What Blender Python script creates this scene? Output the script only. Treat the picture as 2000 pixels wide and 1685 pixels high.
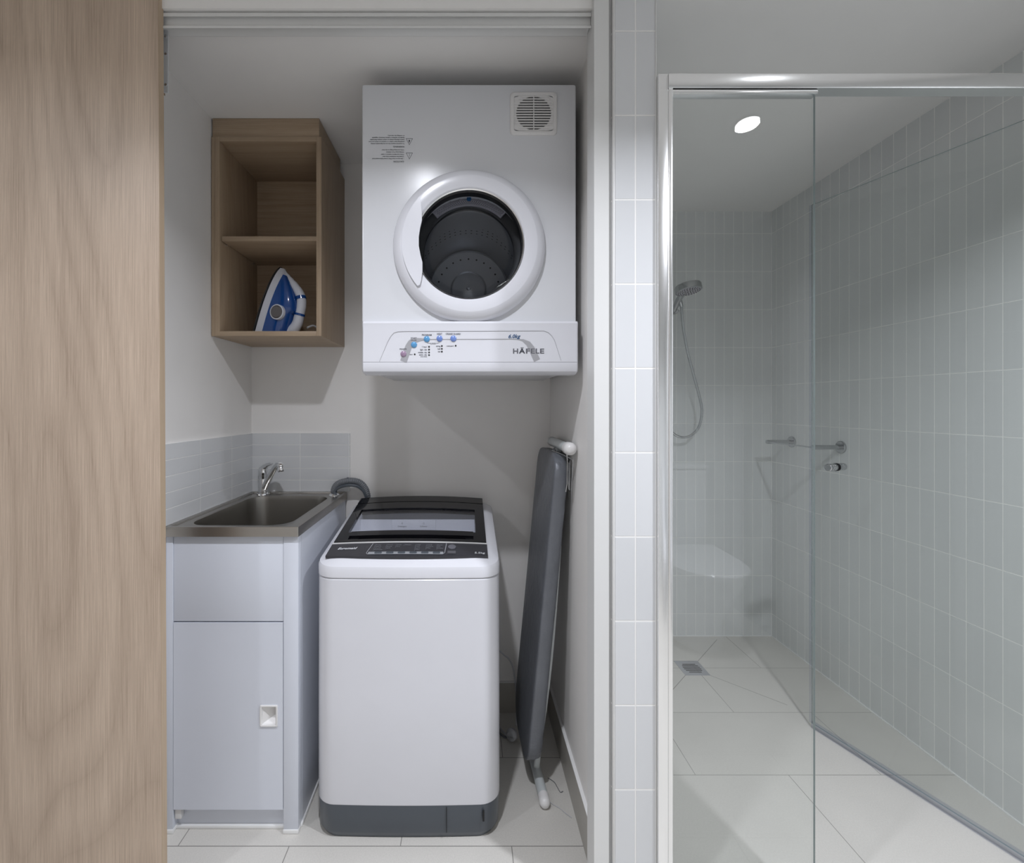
import bpy, bmesh, math, random
from mathutils import Vector, Matrix
random.seed(7)
PI = math.pi
for o in list(bpy.data.objects): bpy.data.objects.remove(o)
S = bpy.context.scene
C = S.collection
# ---------------------------------------------------------------- camera, world, light, exposure
F, VX, VY, H = 891.0, 912.0, 793.0, 1.21        # focal length in px, principal point, camera height
cd = bpy.data.cameras.new('camera'); cam = bpy.data.objects.new('camera', cd); C.objects.link(cam)
cam.location = (0, 0, H); cam.rotation_euler = (PI/2, 0, 0)
cd.sensor_width = 36; cd.lens = 36*F/2000
cd.shift_x = (1000-VX)/2000; cd.shift_y = -(842.5-VY)/2000
cd.clip_start = 0.02
S.camera = cam
w = bpy.data.worlds.new('world'); S.world = w; w.use_nodes = True
w.node_tree.nodes['Background'].inputs[0].default_value = (0, 0, 0, 1)
S.view_settings.view_transform = 'Standard'; S.view_settings.look = 'None'
S.view_settings.gamma = 1; S.view_settings.use_curve_mapping = False
S.view_settings.exposure = 0.04
LAMPS = [(-0.178, 0.53, 10.0), (1.01, 0.526, 16.0), (-1.37, 0.20, 5.5)]
LAMP_COL = (0.895, 0.92, 1.0)
ZC = 2.234                                       # bathroom ceiling
ZL = 2.172                                       # laundry ceiling
for i, (lx, ly, p) in enumerate(LAMPS):
    ld = bpy.data.lights.new('downlight_beam', 'AREA'); ld.shape = 'DISK'; ld.size = 0.07
    ld.energy = p; ld.color = LAMP_COL; ld.spread = math.radians(133 if lx > -1 else 160)
    lo = bpy.data.objects.new('downlight_beam', ld); C.objects.link(lo); lo.location = (lx, ly, ZC-0.014)

def at(px, py, d):
    "pixel of the photograph + distance from the camera -> point in the room"
    return Vector(((px-VX)*d/F, d, H-(py-VY)*d/F))

# ---------------------------------------------------------------- materials
def nt(name):
    m = bpy.data.materials.new(name); m.use_nodes = True
    return m, m.node_tree, m.node_tree.nodes['Principled BSDF']
def mat(name, col, rough=.5, metal=0, bump=None, coat=0, spec=None, var=0.04, aniso=0):
    m, t, b = nt(name); N = t.nodes; L = t.links
    b.inputs['Roughness'].default_value = rough; b.inputs['Metallic'].default_value = metal
    if coat: b.inputs['Coat Weight'].default_value = coat; b.inputs['Coat Roughness'].default_value = .05
    if spec is not None: b.inputs['Specular IOR Level'].default_value = spec
    if aniso: b.inputs['Anisotropic'].default_value = aniso
    tc = N.new('ShaderNodeTexCoord'); n = N.new('ShaderNodeTexNoise'); n.inputs['Scale'].default_value = 9
    L.new(tc.outputs['Object'], n.inputs['Vector'])
    r = N.new('ShaderNodeValToRGB'); r.color_ramp.elements[0].position = .35; r.color_ramp.elements[1].position = .65
    r.color_ramp.elements[0].color = (*[c*(1-var) for c in col], 1); r.color_ramp.elements[1].color = (*col, 1)
    L.new(n.outputs['Fac'], r.inputs['Fac']); L.new(r.outputs['Color'], b.inputs['Base Color'])
    if bump:
        sc, st, dist = bump
        n2 = N.new('ShaderNodeTexNoise'); n2.inputs['Scale'].default_value = sc; n2.inputs['Detail'].default_value = 4
        L.new(tc.outputs['Object'], n2.inputs['Vector'])
        bp = N.new('ShaderNodeBump'); bp.inputs['Strength'].default_value = st; bp.inputs['Distance'].default_value = dist
        L.new(n2.outputs['Fac'], bp.inputs['Height']); L.new(bp.outputs['Normal'], b.inputs['Normal'])
    return m
def tile(name, ua, va, tw, th, u0, v0, c1, c2, grout, mortar=.0013, rough=.12, offset=0.0, speck=0, bumpd=.0012, drain=None):
    m, t, b = nt(name); N = t.nodes; L = t.links
    tc = N.new('ShaderNodeTexCoord'); sx = N.new('ShaderNodeSeparateXYZ'); L.new(tc.outputs['Object'], sx.inputs[0])
    def sub(o, v):
        k = N.new('ShaderNodeMath'); k.operation = 'SUBTRACT'; L.new(o, k.inputs[0]); k.inputs[1].default_value = v; return k.outputs[0]
    cx = N.new('ShaderNodeCombineXYZ')
    L.new(sub(sx.outputs[ua], u0), cx.inputs[0]); L.new(sub(sx.outputs[va], v0), cx.inputs[1])
    br = N.new('ShaderNodeTexBrick'); br.offset = offset; br.offset_frequency = 2; br.squash = 1
    L.new(cx.outputs[0], br.inputs['Vector'])
    br.inputs['Scale'].default_value = 1; br.inputs['Brick Width'].default_value = tw; br.inputs['Row Height'].default_value = th
    br.inputs['Mortar Size'].default_value = mortar; br.inputs['Mortar Smooth'].default_value = .25
    br.inputs['Color1'].default_value = (*c1, 1); br.inputs['Color2'].default_value = (*c2, 1); br.inputs['Mortar'].default_value = (*grout, 1)
    col, fac = br.outputs['Color'], br.outputs['Fac']
    if drain:
        # four cut joints running out of the corners of the floor waste
        def ab(o):
            k = N.new('ShaderNodeMath'); k.operation = 'ABSOLUTE'; L.new(o, k.inputs[0]); return k.outputs[0]
        def op(kind, a, bb):
            k = N.new('ShaderNodeMath'); k.operation = kind
            for i, q in enumerate((a, bb)):
                if isinstance(q, float): k.inputs[i].default_value = q
                else: L.new(q, k.inputs[i])
            return k.outputs[0]
        ax = ab(sub(sx.outputs[0], drain[0])); ay = ab(sub(sx.outputs[1], drain[1]))
        near = op('LESS_THAN', op('MAXIMUM', ax, ay), drain[2])
        line = op('LESS_THAN', ab(op('SUBTRACT', ax, ay)), 0.0022)
        k = op('MULTIPLY', near, line)
        mx = N.new('ShaderNodeMix'); mx.data_type = 'RGBA'; L.new(k, mx.inputs[0]); L.new(col, mx.inputs[6]); mx.inputs[7].default_value = (*grout, 1)
        col = mx.outputs[2]
    if speck:
        n = N.new('ShaderNodeTexNoise'); n.inputs['Scale'].default_value = 260; n.inputs['Detail'].default_value = 3; L.new(tc.outputs['Object'], n.inputs['Vector'])
        n3 = N.new('ShaderNodeTexNoise'); n3.inputs['Scale'].default_value = 5; L.new(tc.outputs['Object'], n3.inputs['Vector'])
        for src, amt in ((n, speck), (n3, speck*.6)):
            mr = N.new('ShaderNodeMapRange'); L.new(src.outputs['Fac'], mr.inputs[0]); mr.inputs[1].default_value = .3; mr.inputs[2].default_value = .7
            mr.inputs[3].default_value = 1-amt; mr.inputs[4].default_value = 1+amt*.4
            mx = N.new('ShaderNodeMix'); mx.data_type = 'RGBA'; mx.blend_type = 'MULTIPLY'; mx.inputs[0].default_value = 1
            L.new(col, mx.inputs[6]); L.new(mr.outputs[0], mx.inputs[7]); col = mx.outputs[2]
    L.new(col, b.inputs['Base Color'])
    mr = N.new('ShaderNodeMapRange'); L.new(fac, mr.inputs[0]); mr.inputs[3].default_value = rough; mr.inputs[4].default_value = .7
    L.new(mr.outputs[0], b.inputs['Roughness'])
    inv = N.new('ShaderNodeMath'); inv.operation = 'SUBTRACT'; inv.inputs[0].default_value = 1; L.new(fac, inv.inputs[1])
    bp = N.new('ShaderNodeBump'); bp.inputs['Strength'].default_value = .6; bp.inputs['Distance'].default_value = bumpd
    L.new(inv.outputs[0], bp.inputs['Height']); L.new(bp.outputs['Normal'], b.inputs['Normal'])
    return m
def wood(name, axis, light, dark, rough=.45):
    "oak laminate, grain running along the given axis"
    m, t, b = nt(name); N = t.nodes; L = t.links
    tc = N.new('ShaderNodeTexCoord')
    def mapped(s_cross, s_along):
        mp = N.new('ShaderNodeMapping'); s = [s_cross]*3; s[axis] = s_along
        mp.inputs['Scale'].default_value = s; L.new(tc.outputs['Object'], mp.inputs['Vector']); return mp.outputs[0]
    n1 = N.new('ShaderNodeTexNoise'); n1.inputs['Scale'].default_value = 1; n1.inputs['Detail'].default_value = 5; n1.inputs['Roughness'].default_value = .8
    L.new(mapped(400, 5), n1.inputs['Vector'])
    n2 = N.new('ShaderNodeTexNoise'); n2.inputs['Scale'].default_value = 1; n2.inputs['Detail'].default_value = 3; n2.inputs['Distortion'].default_value = .15
    L.new(mapped(20, .7), n2.inputs['Vector'])
    nd = N.new('ShaderNodeTexNoise'); nd.inputs['Scale'].default_value = 1; nd.inputs['Detail'].default_value = 1
    L.new(mapped(2.4, .32), nd.inputs['Vector'])
    wv = N.new('ShaderNodeMath'); wv.operation = 'MULTIPLY'; wv.inputs[1].default_value = 26; L.new(nd.outputs['Fac'], wv.inputs[0])
    fr_ = N.new('ShaderNodeMath'); fr_.operation = 'PINGPONG'; L.new(wv.outputs[0], fr_.inputs[0]); fr_.inputs[1].default_value = .5
    pw = N.new('ShaderNodeMath'); pw.operation = 'POWER'; L.new(fr_.outputs[0], pw.inputs[0]); pw.inputs[1].default_value = .45
    def mad(o, a):
        k = N.new('ShaderNodeMath'); k.operation = 'MULTIPLY'; L.new(o, k.inputs[0]); k.inputs[1].default_value = a; return k.outputs[0]
    def add(o, p):
        k = N.new('ShaderNodeMath'); k.operation = 'ADD'; L.new(o, k.inputs[0]); L.new(p, k.inputs[1]); return k.outputs[0]
    v = add(add(mad(n1.outputs['Fac'], .66), mad(n2.outputs['Fac'], .20)), mad(pw.outputs[0], .12))
    r = N.new('ShaderNodeValToRGB'); r.color_ramp.elements[0].position = .37; r.color_ramp.elements[1].position = .62
    r.color_ramp.elements[0].color = (*dark, 1); r.color_ramp.elements[1].color = (*light, 1)
    L.new(v, r.inputs['Fac']); L.new(r.outputs['Color'], b.inputs['Base Color'])
    b.inputs['Roughness'].default_value = rough
    bp = N.new('ShaderNodeBump'); bp.inputs['Strength'].default_value = .15; bp.inputs['Distance'].default_value = .0006
    L.new(n1.outputs['Fac'], bp.inputs['Height']); L.new(bp.outputs['Normal'], b.inputs['Normal'])
    return m
def glass(name, tint, ior=1.5, rough=0.0):
    m = bpy.data.materials.new(name); m.use_nodes = True; t = m.node_tree; N = t.nodes; L = t.links
    N.remove(N['Principled BSDF']); out = N['Material Output']
    g = N.new('ShaderNodeNewGeometry'); mp = N.new('ShaderNodeMapRange'); L.new(g.outputs['Backfacing'], mp.inputs[0])
    mp.inputs[3].default_value = ior; mp.inputs[4].default_value = 1/ior
    fr = N.new('ShaderNodeFresnel'); L.new(mp.outputs[0], fr.inputs['IOR'])
    tr = N.new('ShaderNodeBsdfTransparent'); tr.inputs[0].default_value = (*tint, 1)
    gl = N.new('ShaderNodeBsdfGlossy'); gl.inputs['Roughness'].default_value = rough
    mx = N.new('ShaderNodeMixShader'); L.new(fr.outputs[0], mx.inputs[0]); L.new(tr.outputs[0], mx.inputs[1]); L.new(gl.outputs[0], mx.inputs[2])
    L.new(mx.outputs[0], out.inputs[0]); return m
def emit(name, col, st):
    m, t, b = nt(name); b.inputs['Base Color'].default_value = (*col, 1)
    b.inputs['Emission Color'].default_value = (*col, 1); b.inputs['Emission Strength'].default_value = st; return m

PAINT = mat('wall_paint', (.88, .86, .832), .55, bump=(220, .05, .0005), var=.015)
CEIL = mat('ceiling_paint', (.90, .885, .86), .6, var=.01)
TRIMW = mat('white_trim', (.74, .74, .725), .35, var=.01)
TILE_PIER = tile('pier_tile', 0, 2, .05, .2, .40, .10, (.68, .69, .70), (.715, .725, .735), (.88, .87, .85), .0022, .08, bumpd=.003)
TILE_SB = tile('shower_tile_rear', 0, 2, .05, .2, 1.604, .118, (.71, .725, .72), (.745, .76, .75), (.96, .96, .93), .0016, .20)
TILE_SR = tile('shower_tile_side', 1, 2, .05, .2, .015, .118, (.71, .725, .72), (.745, .76, .75), (.96, .96, .93), .0016, .20)
TILE_SPL_X = tile('splash_tile_rear', 0, 2, .193, .0463, -.852, .872, (.68, .69, .70), (.72, .73, .735), (.90, .90, .88), .0013, .1, bumpd=.002)
TILE_SPL_Y = tile('splash_tile_side', 1, 2, .195, .0463, 1.451, .872, (.68, .69, .70), (.72, .73, .735), (.90, .90, .88), .0013, .1, bumpd=.002)
FLOOR_L = tile('floor_tile_laundry', 0, 1, .612, .316, -.489+.306, 1.255-.316, (.66, .64, .595), (.68, .66, .615), (.28, .27, .25), .0014, .42, offset=.5, speck=.06, bumpd=.0006)
FLOOR_S = tile('floor_tile_shower', 0, 1, .61, .306, 1.055-.305, 1.497-.306*3, (.66, .64, .595), (.68, .66, .615), (.34, .33, .30), .0012, .42, offset=.5, speck=.06, bumpd=.0006, drain=(1.038, 2.107, .26))
SKIRT = mat('skirting_tile', (.44, .42, .38), .4, var=.06)
CAULK = mat('white_caulk', (.86, .86, .85), .4)
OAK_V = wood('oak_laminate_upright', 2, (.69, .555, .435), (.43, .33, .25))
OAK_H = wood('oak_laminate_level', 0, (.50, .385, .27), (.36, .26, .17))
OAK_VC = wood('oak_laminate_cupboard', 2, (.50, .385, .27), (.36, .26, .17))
OAK_EDGE = wood('oak_edging', 2, (.56, .44, .31), (.48, .36, .25))
ENAMEL = mat('white_enamel', (.71, .72, .745), .23, var=.01)
ENAMEL2 = mat('white_plastic', (.74, .745, .785), .22, var=.01)
WPLASTIC = mat('warm_white_plastic', (.80, .79, .78), .3)
CABW = mat('cabinet_steel', (.70, .73, .80), .38, var=.01)
CHROME = mat('chrome', (.86, .87, .88), .06, 1, var=.02)
SATIN = mat('bright_aluminium', (.92, .92, .92), .22, 1, var=.02)
STEEL = mat('brushed_steel', (.44, .42, .39), .27, 1, bump=(90, .05, .0004), aniso=.6)
BOWLSTEEL = mat('bowl_steel', (.36, .345, .32), .30, 1, aniso=.7)
GALV = mat('zinc_bracket', (.66, .67, .68), .4, .15)
BLACKG = mat('gloss_black', (.007, .007, .009), .06, spec=.35)
CHAR = mat('charcoal_panel', (.035, .035, .042), .28)
BASEG = mat('base_grey', (.075, .088, .105), .3)
RUBBER = mat('black_rubber', (.008, .008, .009), .45)
DARKHOLE = mat('dark_recess', (.01, .01, .011), .8)
GREYP = mat('grey_plastic', (.52, .50, .54), .4)
SILVER = mat('silver_print', (.30, .31, .33), .35)
BANDG = mat('grey_band', (.40, .40, .42), .35)
PRINT = mat('dark_print', (.03, .035, .05), .5)
PRINTB = mat('blue_print', (.02, .09, .22), .5)
PRINTW = mat('white_print', (.75, .77, .8), .5)
BLUEB = mat('blue_button', (.10, .33, .62), .15, coat=.6)
BLUEB2 = mat('violet_blue_button', (.17, .27, .62), .15, coat=.6)
PURP = mat('mauve_button', (.36, .25, .36), .15, coat=.6)
DRUM = mat('drum_steel', (.50, .51, .53), .36, .8)
FABRIC = mat('board_cover', (.17, .18, .20), .42, .2, bump=(42, .6, .005), var=.12)
TUBEW = mat('pale_tube', (.62, .66, .66), .3)
HOSE = mat('hose_grey', (.17, .18, .195), .45)
CABLE = mat('cable_grey', (.55, .56, .58), .4)
IRONB = mat('iron_blue', (.004, .06, .26), .12, coat=.5)
IRONW = mat('iron_white', (.66, .68, .74), .2)
PORC = mat('porcelain', (.90, .91, .92), .08)
SHADE = mat('shelf_glass_edge', (.5, .5, .5), .3)
GLASS = glass('clear_glass', (.975, .985, .980), 1.62)
GLASS_E = mat('glass_edge', (.30, .36, .36), .1)
GLASS_LID = glass('lid_glass', (.95, .96, .98), 1.35)
GLASS_DR = glass('dryer_glass', (.80, .82, .85))
SEAL = glass('clear_seal', (.90, .91, .95), 1.35, .1)
CHROME_D = mat('shower_chrome', (.50, .51, .52), .12, 1, var=.02)
LENS = emit('lamp_lens', (.93, .96, 1.0), 22)

# ---------------------------------------------------------------- mesh helpers
def BM(): return bmesh.new()
def root_of(o):
    p = Vector((0, 0, 0))
    while o is not None: p += o.location; o = o.parent
    return p
def obj(name, bm, m, parent=None, angle=35, label=None):
    me = bpy.data.meshes.new(name)
    bmesh.ops.recalc_face_normals(bm, faces=bm.faces[:])
    bm.to_mesh(me); bm.free()
    ms = m if isinstance(m, (list, tuple)) else [m]
    for q in ms: me.materials.append(q)
    o = bpy.data.objects.new(name, me); C.objects.link(o)
    if parent is not None:
        me.transform(Matrix.Translation(-root_of(parent))); o.parent = parent
    for p in me.polygons: p.use_smooth = True
    me.set_sharp_from_angle(angle=math.radians(angle))
    if label: o['label'] = label
    return o
def thing(name, label, cat, loc, group=None):
    o = bpy.data.objects.new(name, None); C.objects.link(o); o.location = loc; o.empty_display_size = .05
    o['label'] = label; o['category'] = cat
    if group: o['group'] = group
    return o
def tag(o, label, cat, group=None):
    o['label'] = label; o['category'] = cat
    if group: o['group'] = group
    return o
def struct(name, bm, m, parent=None):
    o = obj(name, bm, m, parent)
    if parent is None: o['kind'] = 'structure'
    return o
def box(bm, x0, x1, y0, y1, z0, z1, bev=0, seg=2, mi=0):
    vs = [bm.verts.new((x, y, z)) for z in (z0, z1) for y in (y0, y1) for x in (x0, x1)]
    fs = [bm.faces.new([vs[i] for i in f]) for f in ((0,1,3,2),(4,6,7,5),(0,4,5,1),(2,3,7,6),(0,2,6,4),(1,5,7,3))]
    for f in fs: f.material_index = mi
    if bev:
        es = list({e for f in fs for e in f.edges})
        bmesh.ops.bevel(bm, geom=es, offset=bev, segments=seg, profile=.5, affect='EDGES')
    return bm
def B(*a, **k): return box(BM(), *a, **k)
def loft(bm, rings, caps=True, closed=True, loop=False):
    R = [[bm.verts.new(p) for p in r] for r in rings]
    n = len(R[0]); K = len(R)
    for k in range(K if loop else K-1):
        a, b = R[k], R[(k+1) % K]
        for i in range(n if closed else n-1):
            j = (i+1) % n; bm.faces.new((a[i], a[j], b[j], b[i]))
    if caps and not loop:
        bm.faces.new(R[0][::-1]); bm.faces.new(R[-1])
    return bm
def frame_at(t):
    t = t.normalized(); up = Vector((0, 0, 1)) if abs(t.z) < .9 else Vector((0, 1, 0))
    a = t.cross(up).normalized(); return a, a.cross(t).normalized()
def tube(bm, pts, r, n=12, caps=True, smooth=0):
    pts = [Vector(p) for p in pts]
    if smooth: pts = spline(pts, smooth)
    rs = r if isinstance(r, (list, tuple)) else [r]*len(pts)
    if len(rs) != len(pts): rs = [rs[min(len(rs)-1, int(i*len(rs)/len(pts)))] for i in range(len(pts))]
    rings = []; a0 = None
    for i, p in enumerate(pts):
        t = (pts[min(i+1, len(pts)-1)] - pts[max(i-1, 0)]).normalized()
        if a0 is None: a, b = frame_at(t)
        else:
            a = (a0 - t*a0.dot(t)).normalized(); b = a.cross(t).normalized()
        a0 = a
        rings.append([p + (a*math.cos(q)+b*math.sin(q))*rs[i] for q in [2*PI*k/n for k in range(n)]])
    return loft(bm, rings, caps)
def spline(P, k):
    out = []; n = len(P)
    for i in range(n-1):
        p0, p1, p2, p3 = P[max(i-1, 0)], P[i], P[i+1], P[min(i+2, n-1)]
        for j in range(k):
            t = j/k; out.append(.5*((2*p1)+(p2-p0)*t+(2*p0-5*p1+4*p2-p3)*t*t+(3*p1-p0-3*p2+p3)*t**3))
    out.append(P[-1]); return out
def lathe(bm, prof, origin, axis, n=48, caps=False, a0=0, a1=2*PI):
    "prof = [(radius, distance along axis)]"
    o = Vector(origin); t = Vector(axis).normalized(); a, b = frame_at(t)
    full = abs(a1-a0-2*PI) < 1e-6
    cols = []
    for k in range(n if full else n+1):
        q = a0+(a1-a0)*k/n
        cols.append([o + t*h + (a*math.cos(q)+b*math.sin(q))*max(r, 1e-5) for r, h in prof])
    return loft(bm, cols, caps=False, closed=caps == 'ring', loop=full)
def rrect(x0, x1, y0, y1, r, n=6):
    rs = r if isinstance(r, (list, tuple)) else [r]*4     # corner order: x1y1, x0y1, x0y0, x1y0
    P = []
    for (cx, cy, a), q in zip(((x1, y1, 0), (x0, y1, 90), (x0, y0, 180), (x1, y0, 270)), rs):
        sx = -1 if cx == x1 else 1; sy = -1 if cy == y1 else 1
        for k in range(n+1):
            t = math.radians(a+90*k/n); P.append((cx+sx*q+q*math.cos(t), cy+sy*q+q*math.sin(t)))
    return P
def prism(bm, pts, vec):
    pts = [Vector(p) for p in pts]; v = Vector(vec)
    return loft(bm, [pts, [p+v for p in pts]])
def XZ(P, y): return [(a, y, b) for a, b in P]
def XY(P, z): return [(a, b, z) for a, b in P]
def strip(bm, pts, half, vec):
    "flat ribbon in the xz plane following pts, extruded by vec; half = half width or list"
    pts = [Vector(p) for p in pts]; hs = half if isinstance(half, list) else [half]*len(pts)
    L_, R_ = [], []
    for i, p in enumerate(pts):
        t = (pts[min(i+1, len(pts)-1)]-pts[max(i-1, 0)]).normalized(); nrm = Vector((-t.z, 0, t.x))
        L_.append(p+nrm*hs[i]); R_.append(p-nrm*hs[i])
    v = Vector(vec)
    return loft(bm, [[a, b, b+v, a+v] for a, b in zip(L_, R_)])
def text(bm, body, size, M, align='LEFT', shear=0, spacing=1.0, extr=.0001, bold=0.0, fit=None):
    cu = bpy.data.curves.new('t', 'FONT'); cu.body = body; cu.size = size; cu.align_x = align; cu.extrude = extr
    cu.shear = shear; cu.space_character = spacing; cu.offset = bold; cu.resolution_u = 2
    o = bpy.data.objects.new('t', cu); C.objects.link(o)
    me = bpy.data.meshes.new_from_object(o)
    if fit:
        xs = [v.co.x for v in me.vertices]; k = fit/(max(xs)-min(xs)); me.transform(Matrix.Translation((-min(xs)*k, 0, 0)) @ Matrix.Diagonal((k, 1, 1, 1)))
    me.transform(M); bm.from_mesh(me)
    bpy.data.objects.remove(o); bpy.data.curves.remove(cu); bpy.data.meshes.remove(me)
    return bm
def facing(p, flip=False):
    M = Matrix.Translation(p)
    if flip: M = M @ Matrix.Rotation(PI, 4, 'Y')
    return M @ Matrix.Rotation(PI/2, 4, 'X')

# ================================================================ STRUCTURE
XL, XR, YB = -.855, .330, 1.81            # laundry recess
SX, SY = 1.604, 2.402                      # shower corner
RX0, RY0 = -2.60, -.62                     # bathroom, left and behind the camera
PY = 1.083                                 # face of the pier and of the shower screen
bm = BM()
for x0, x1, mi in ((RX0-.1, .40, 0), (.40, SX+.1, 1)):
    box(bm, x0, x1, RY0-.1, SY+.1, -.08, 0, mi=mi)
struct('floor', bm, [FLOOR_L, FLOOR_S])
bm = BM()
box(bm, RX0-.1, SX+.1, RY0-.1, PY+.02, ZC, ZC+.08); box(bm, .33, SX+.1, PY+.02, SY+.1, ZC, ZC+.08)
box(bm, RX0-.1, .33, PY+.02, YB+.1, ZL, ZC+.08)
struct('ceiling', bm, CEIL)
struct('wall_left', B(XL-.1, XL, 1.16, YB+.1, 0, ZL), PAINT)
struct('wall_back', B(XL-.1, XR+.02, YB, YB+.1, 0, ZL), PAINT)
struct('wall_right', B(XR, .440, 1.147, SY, 0, ZC), PAINT)
struct('wall_pier', B(.346, .449, PY, 1.147, 0, ZC, bev=.0), TILE_PIER)
struct('wall_shower_left', B(.440, .449, 1.147, SY, 0, ZC), TILE_SR)
struct('wall_shower_back', B(.33, SX+.1, SY, SY+.1, 0, ZC), TILE_SB)
struct('wall_shower_right', B(SX, SX+.1, RY0-.1, SY, 0, ZC), TILE_SR)
bm = B(RX0-.1, .40, RY0-.1, RY0, 0, ZC, mi=0); box(bm, .40, SX, RY0-.1, RY0, 0, ZC, mi=1); struct('wall_behind', bm, [PAINT, TILE_SB])
struct('wall_room_left', B(RX0-.1, RX0, RY0, 1.26, 0, ZC), PAINT)
struct('wall_room_front', B(RX0, XL-.1, 1.16, 1.26, 0, ZC), PAINT)
# jamb lining beside the pier, with its rounded inner return
bm = BM()
prof = [(.3025, PY+.002), (.3375, PY+.002), (.340, PY+.006), (.344, PY+.010), (.3455, PY+.010), (.3455, 1.147), (.3025, 1.147)]
prism(bm, XY(prof, 0), (0, 0, ZC)); struct('trim_1', bm, TRIMW)
struct('trim_2', B(.3455, .3502, PY-.003, PY+.006, 0, ZC, bev=.001), TRIMW)
struct('trim_3', B(.4468, .4498, PY-.002, PY+.004, 0, ZC, bev=.0008), TRIMW)
# pelmet / sliding track across the head of the recess
bm = BM()
yf = 1.120
zz = lambda py, d: H+(VY-py)*d/F
prof = [(1.112, ZC), (1.112, zz(5, 1.112)), (1.120, zz(6, 1.12)), (1.120, zz(24, 1.12)), (1.108, zz(25, 1.108)), (1.108, zz(32, 1.108)), (1.116, zz(34, 1.116)),
        (1.116, zz(49, 1.116)), (1.106, zz(50, 1.106)), (1.106, zz(55, 1.106)), (1.122, zz(55, 1.122)), (1.128, zz(56, 1.128)), (1.150, zz(56, 1.128)), (1.150, ZC)]
rings = [[(x, y, z) for y, z in prof] for x in (-.752, .3018)]
loft(bm, rings); struct('trim_4', bm, TRIMW)
struct('trim_5', B(-1.4, .302, 1.118, 1.157, zz(64, 1.145), ZL, bev=.001), TRIMW)
# skirting tiles
def skirting(name, x0, x1, y0, y1, cap):
    o = struct(name, B(x0, x1, y0, y1, 0, .118), SKIRT)
    struct('skirting_top_edge', B(*cap, .118, .1205, bev=.0008), CAULK, o)
skirting('baseboard_back', -.46, XR, YB-.010, YB, (-.46, XR, YB-.0105, YB))
skirting('baseboard_right', XR-.010, XR, 1.147, YB-.01, (XR-.0105, XR, 1.147, YB-.01))
# white sealant lines of the shower
bm = BM()
box(bm, .449, SX, SY-.004, SY, 0, .004); box(bm, SX-.004, SX, PY, SY, 0, .004)
box(bm, SX-.0035, SX, SY-.0035, SY, 0, ZC); struct('trim_6', bm, CAULK)
# splashback tiles
bm = B(XL, -.463, YB-.007, YB, .872, .872+.0463*5); struct('trim_7', bm, TILE_SPL_X)
bm = B(XL, XL+.007, 1.165, YB-.007, .872, .872+.0463*5); struct('trim_8', bm, TILE_SPL_Y)

# ---------------------------------------------------------------- ceiling downlights (one shows as a reflection in the screen)
def downlight(x, y, label):
    t = thing('downlight', label, 'light', (x, y, ZC), 'ceiling downlights')
    obj('trim_ring', lathe(BM(), [(.036, .0), (.036, .006), (.043, .006), (.045, .0)], (x, y, ZC), (0, 0, -1)), TRIMW, t)
    obj('lens', lathe(BM(), [(.0, .003), (.036, .003)], (x, y, ZC), (0, 0, -1)), LENS, t)
downlight(LAMPS[0][0], LAMPS[0][1], 'round ceiling downlight in front of the laundry recess')
downlight(LAMPS[2][0], LAMPS[2][1], 'round ceiling downlight in front of the oak door leaf')
downlight(LAMPS[1][0], LAMPS[1][1], 'bright round ceiling downlight mirrored in the fixed shower glass')

# ================================================================ OAK DOOR LEAF AND ITS HARDWARE
t = thing('oak_door', 'tall light oak laminate folding door leaf left of the laundry', 'door', (-.735, 1.10, 0))
lean = .0098
bm = BM()
pts = [(-1.36, 0, .006), (-.7285, 0, .006), (-.7285-lean, 0, ZC-.03), (-1.36, 0, ZC-.03)]
prism(bm, [(x, 1.090, z) for x, y, z in pts], (0, .018, 0)); obj('door_panel', bm, OAK_V, t)
bm = BM(); a = at(317, 8, 1.122)
prism(bm, [(-.7283, 1.0902, .006), (-.7275, 1.0902, .006), (-.7275-lean, 1.0902, ZC-.03), (-.7283-lean, 1.0902, ZC-.03)], (0, .0178, 0)); obj('edge_band', bm, OAK_EDGE, t)
t = thing('door_track_bracket', 'narrow zinc carrier bracket behind the top corner of oak door', 'bracket', at(322, 188, 1.14))
zb, zt_ = at(0, 182, 1.135).z, at(0, 52, 1.135).z
xb = at(316, 0, 1.130).x
obj('plate', B(xb-.004, xb+.014, 1.132, 1.136, zb, zt_, bev=.0008), GALV, t)
obj('channel', B(xb-.005, xb+.002, 1.124, 1.140, zb-.004, zt_+.004, bev=.0008), CHROME, t)
for py in (70, 105, 165):
    z = at(0, py, 1.13).z
    obj('screw', lathe(BM(), [(0, .0025), (.003, .002), (.0034, 0)], (xb+.009, 1.132, z), (0, -1, 0), n=16), CHROME, t)
z = at(0, 14, 1.11).z
obj('roller', lathe(BM(), [(0, .006), (.009, .006), (.011, .003), (.009, 0), (0, 0)], (xb+.004, 1.112, z), (0, -1, 0), n=24), GALV, t)
obj('hanger_bolt', tube(BM(), [(xb+.003, 1.117, zt_), (xb+.003, 1.117, z)], .003), CHROME, t)

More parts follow.
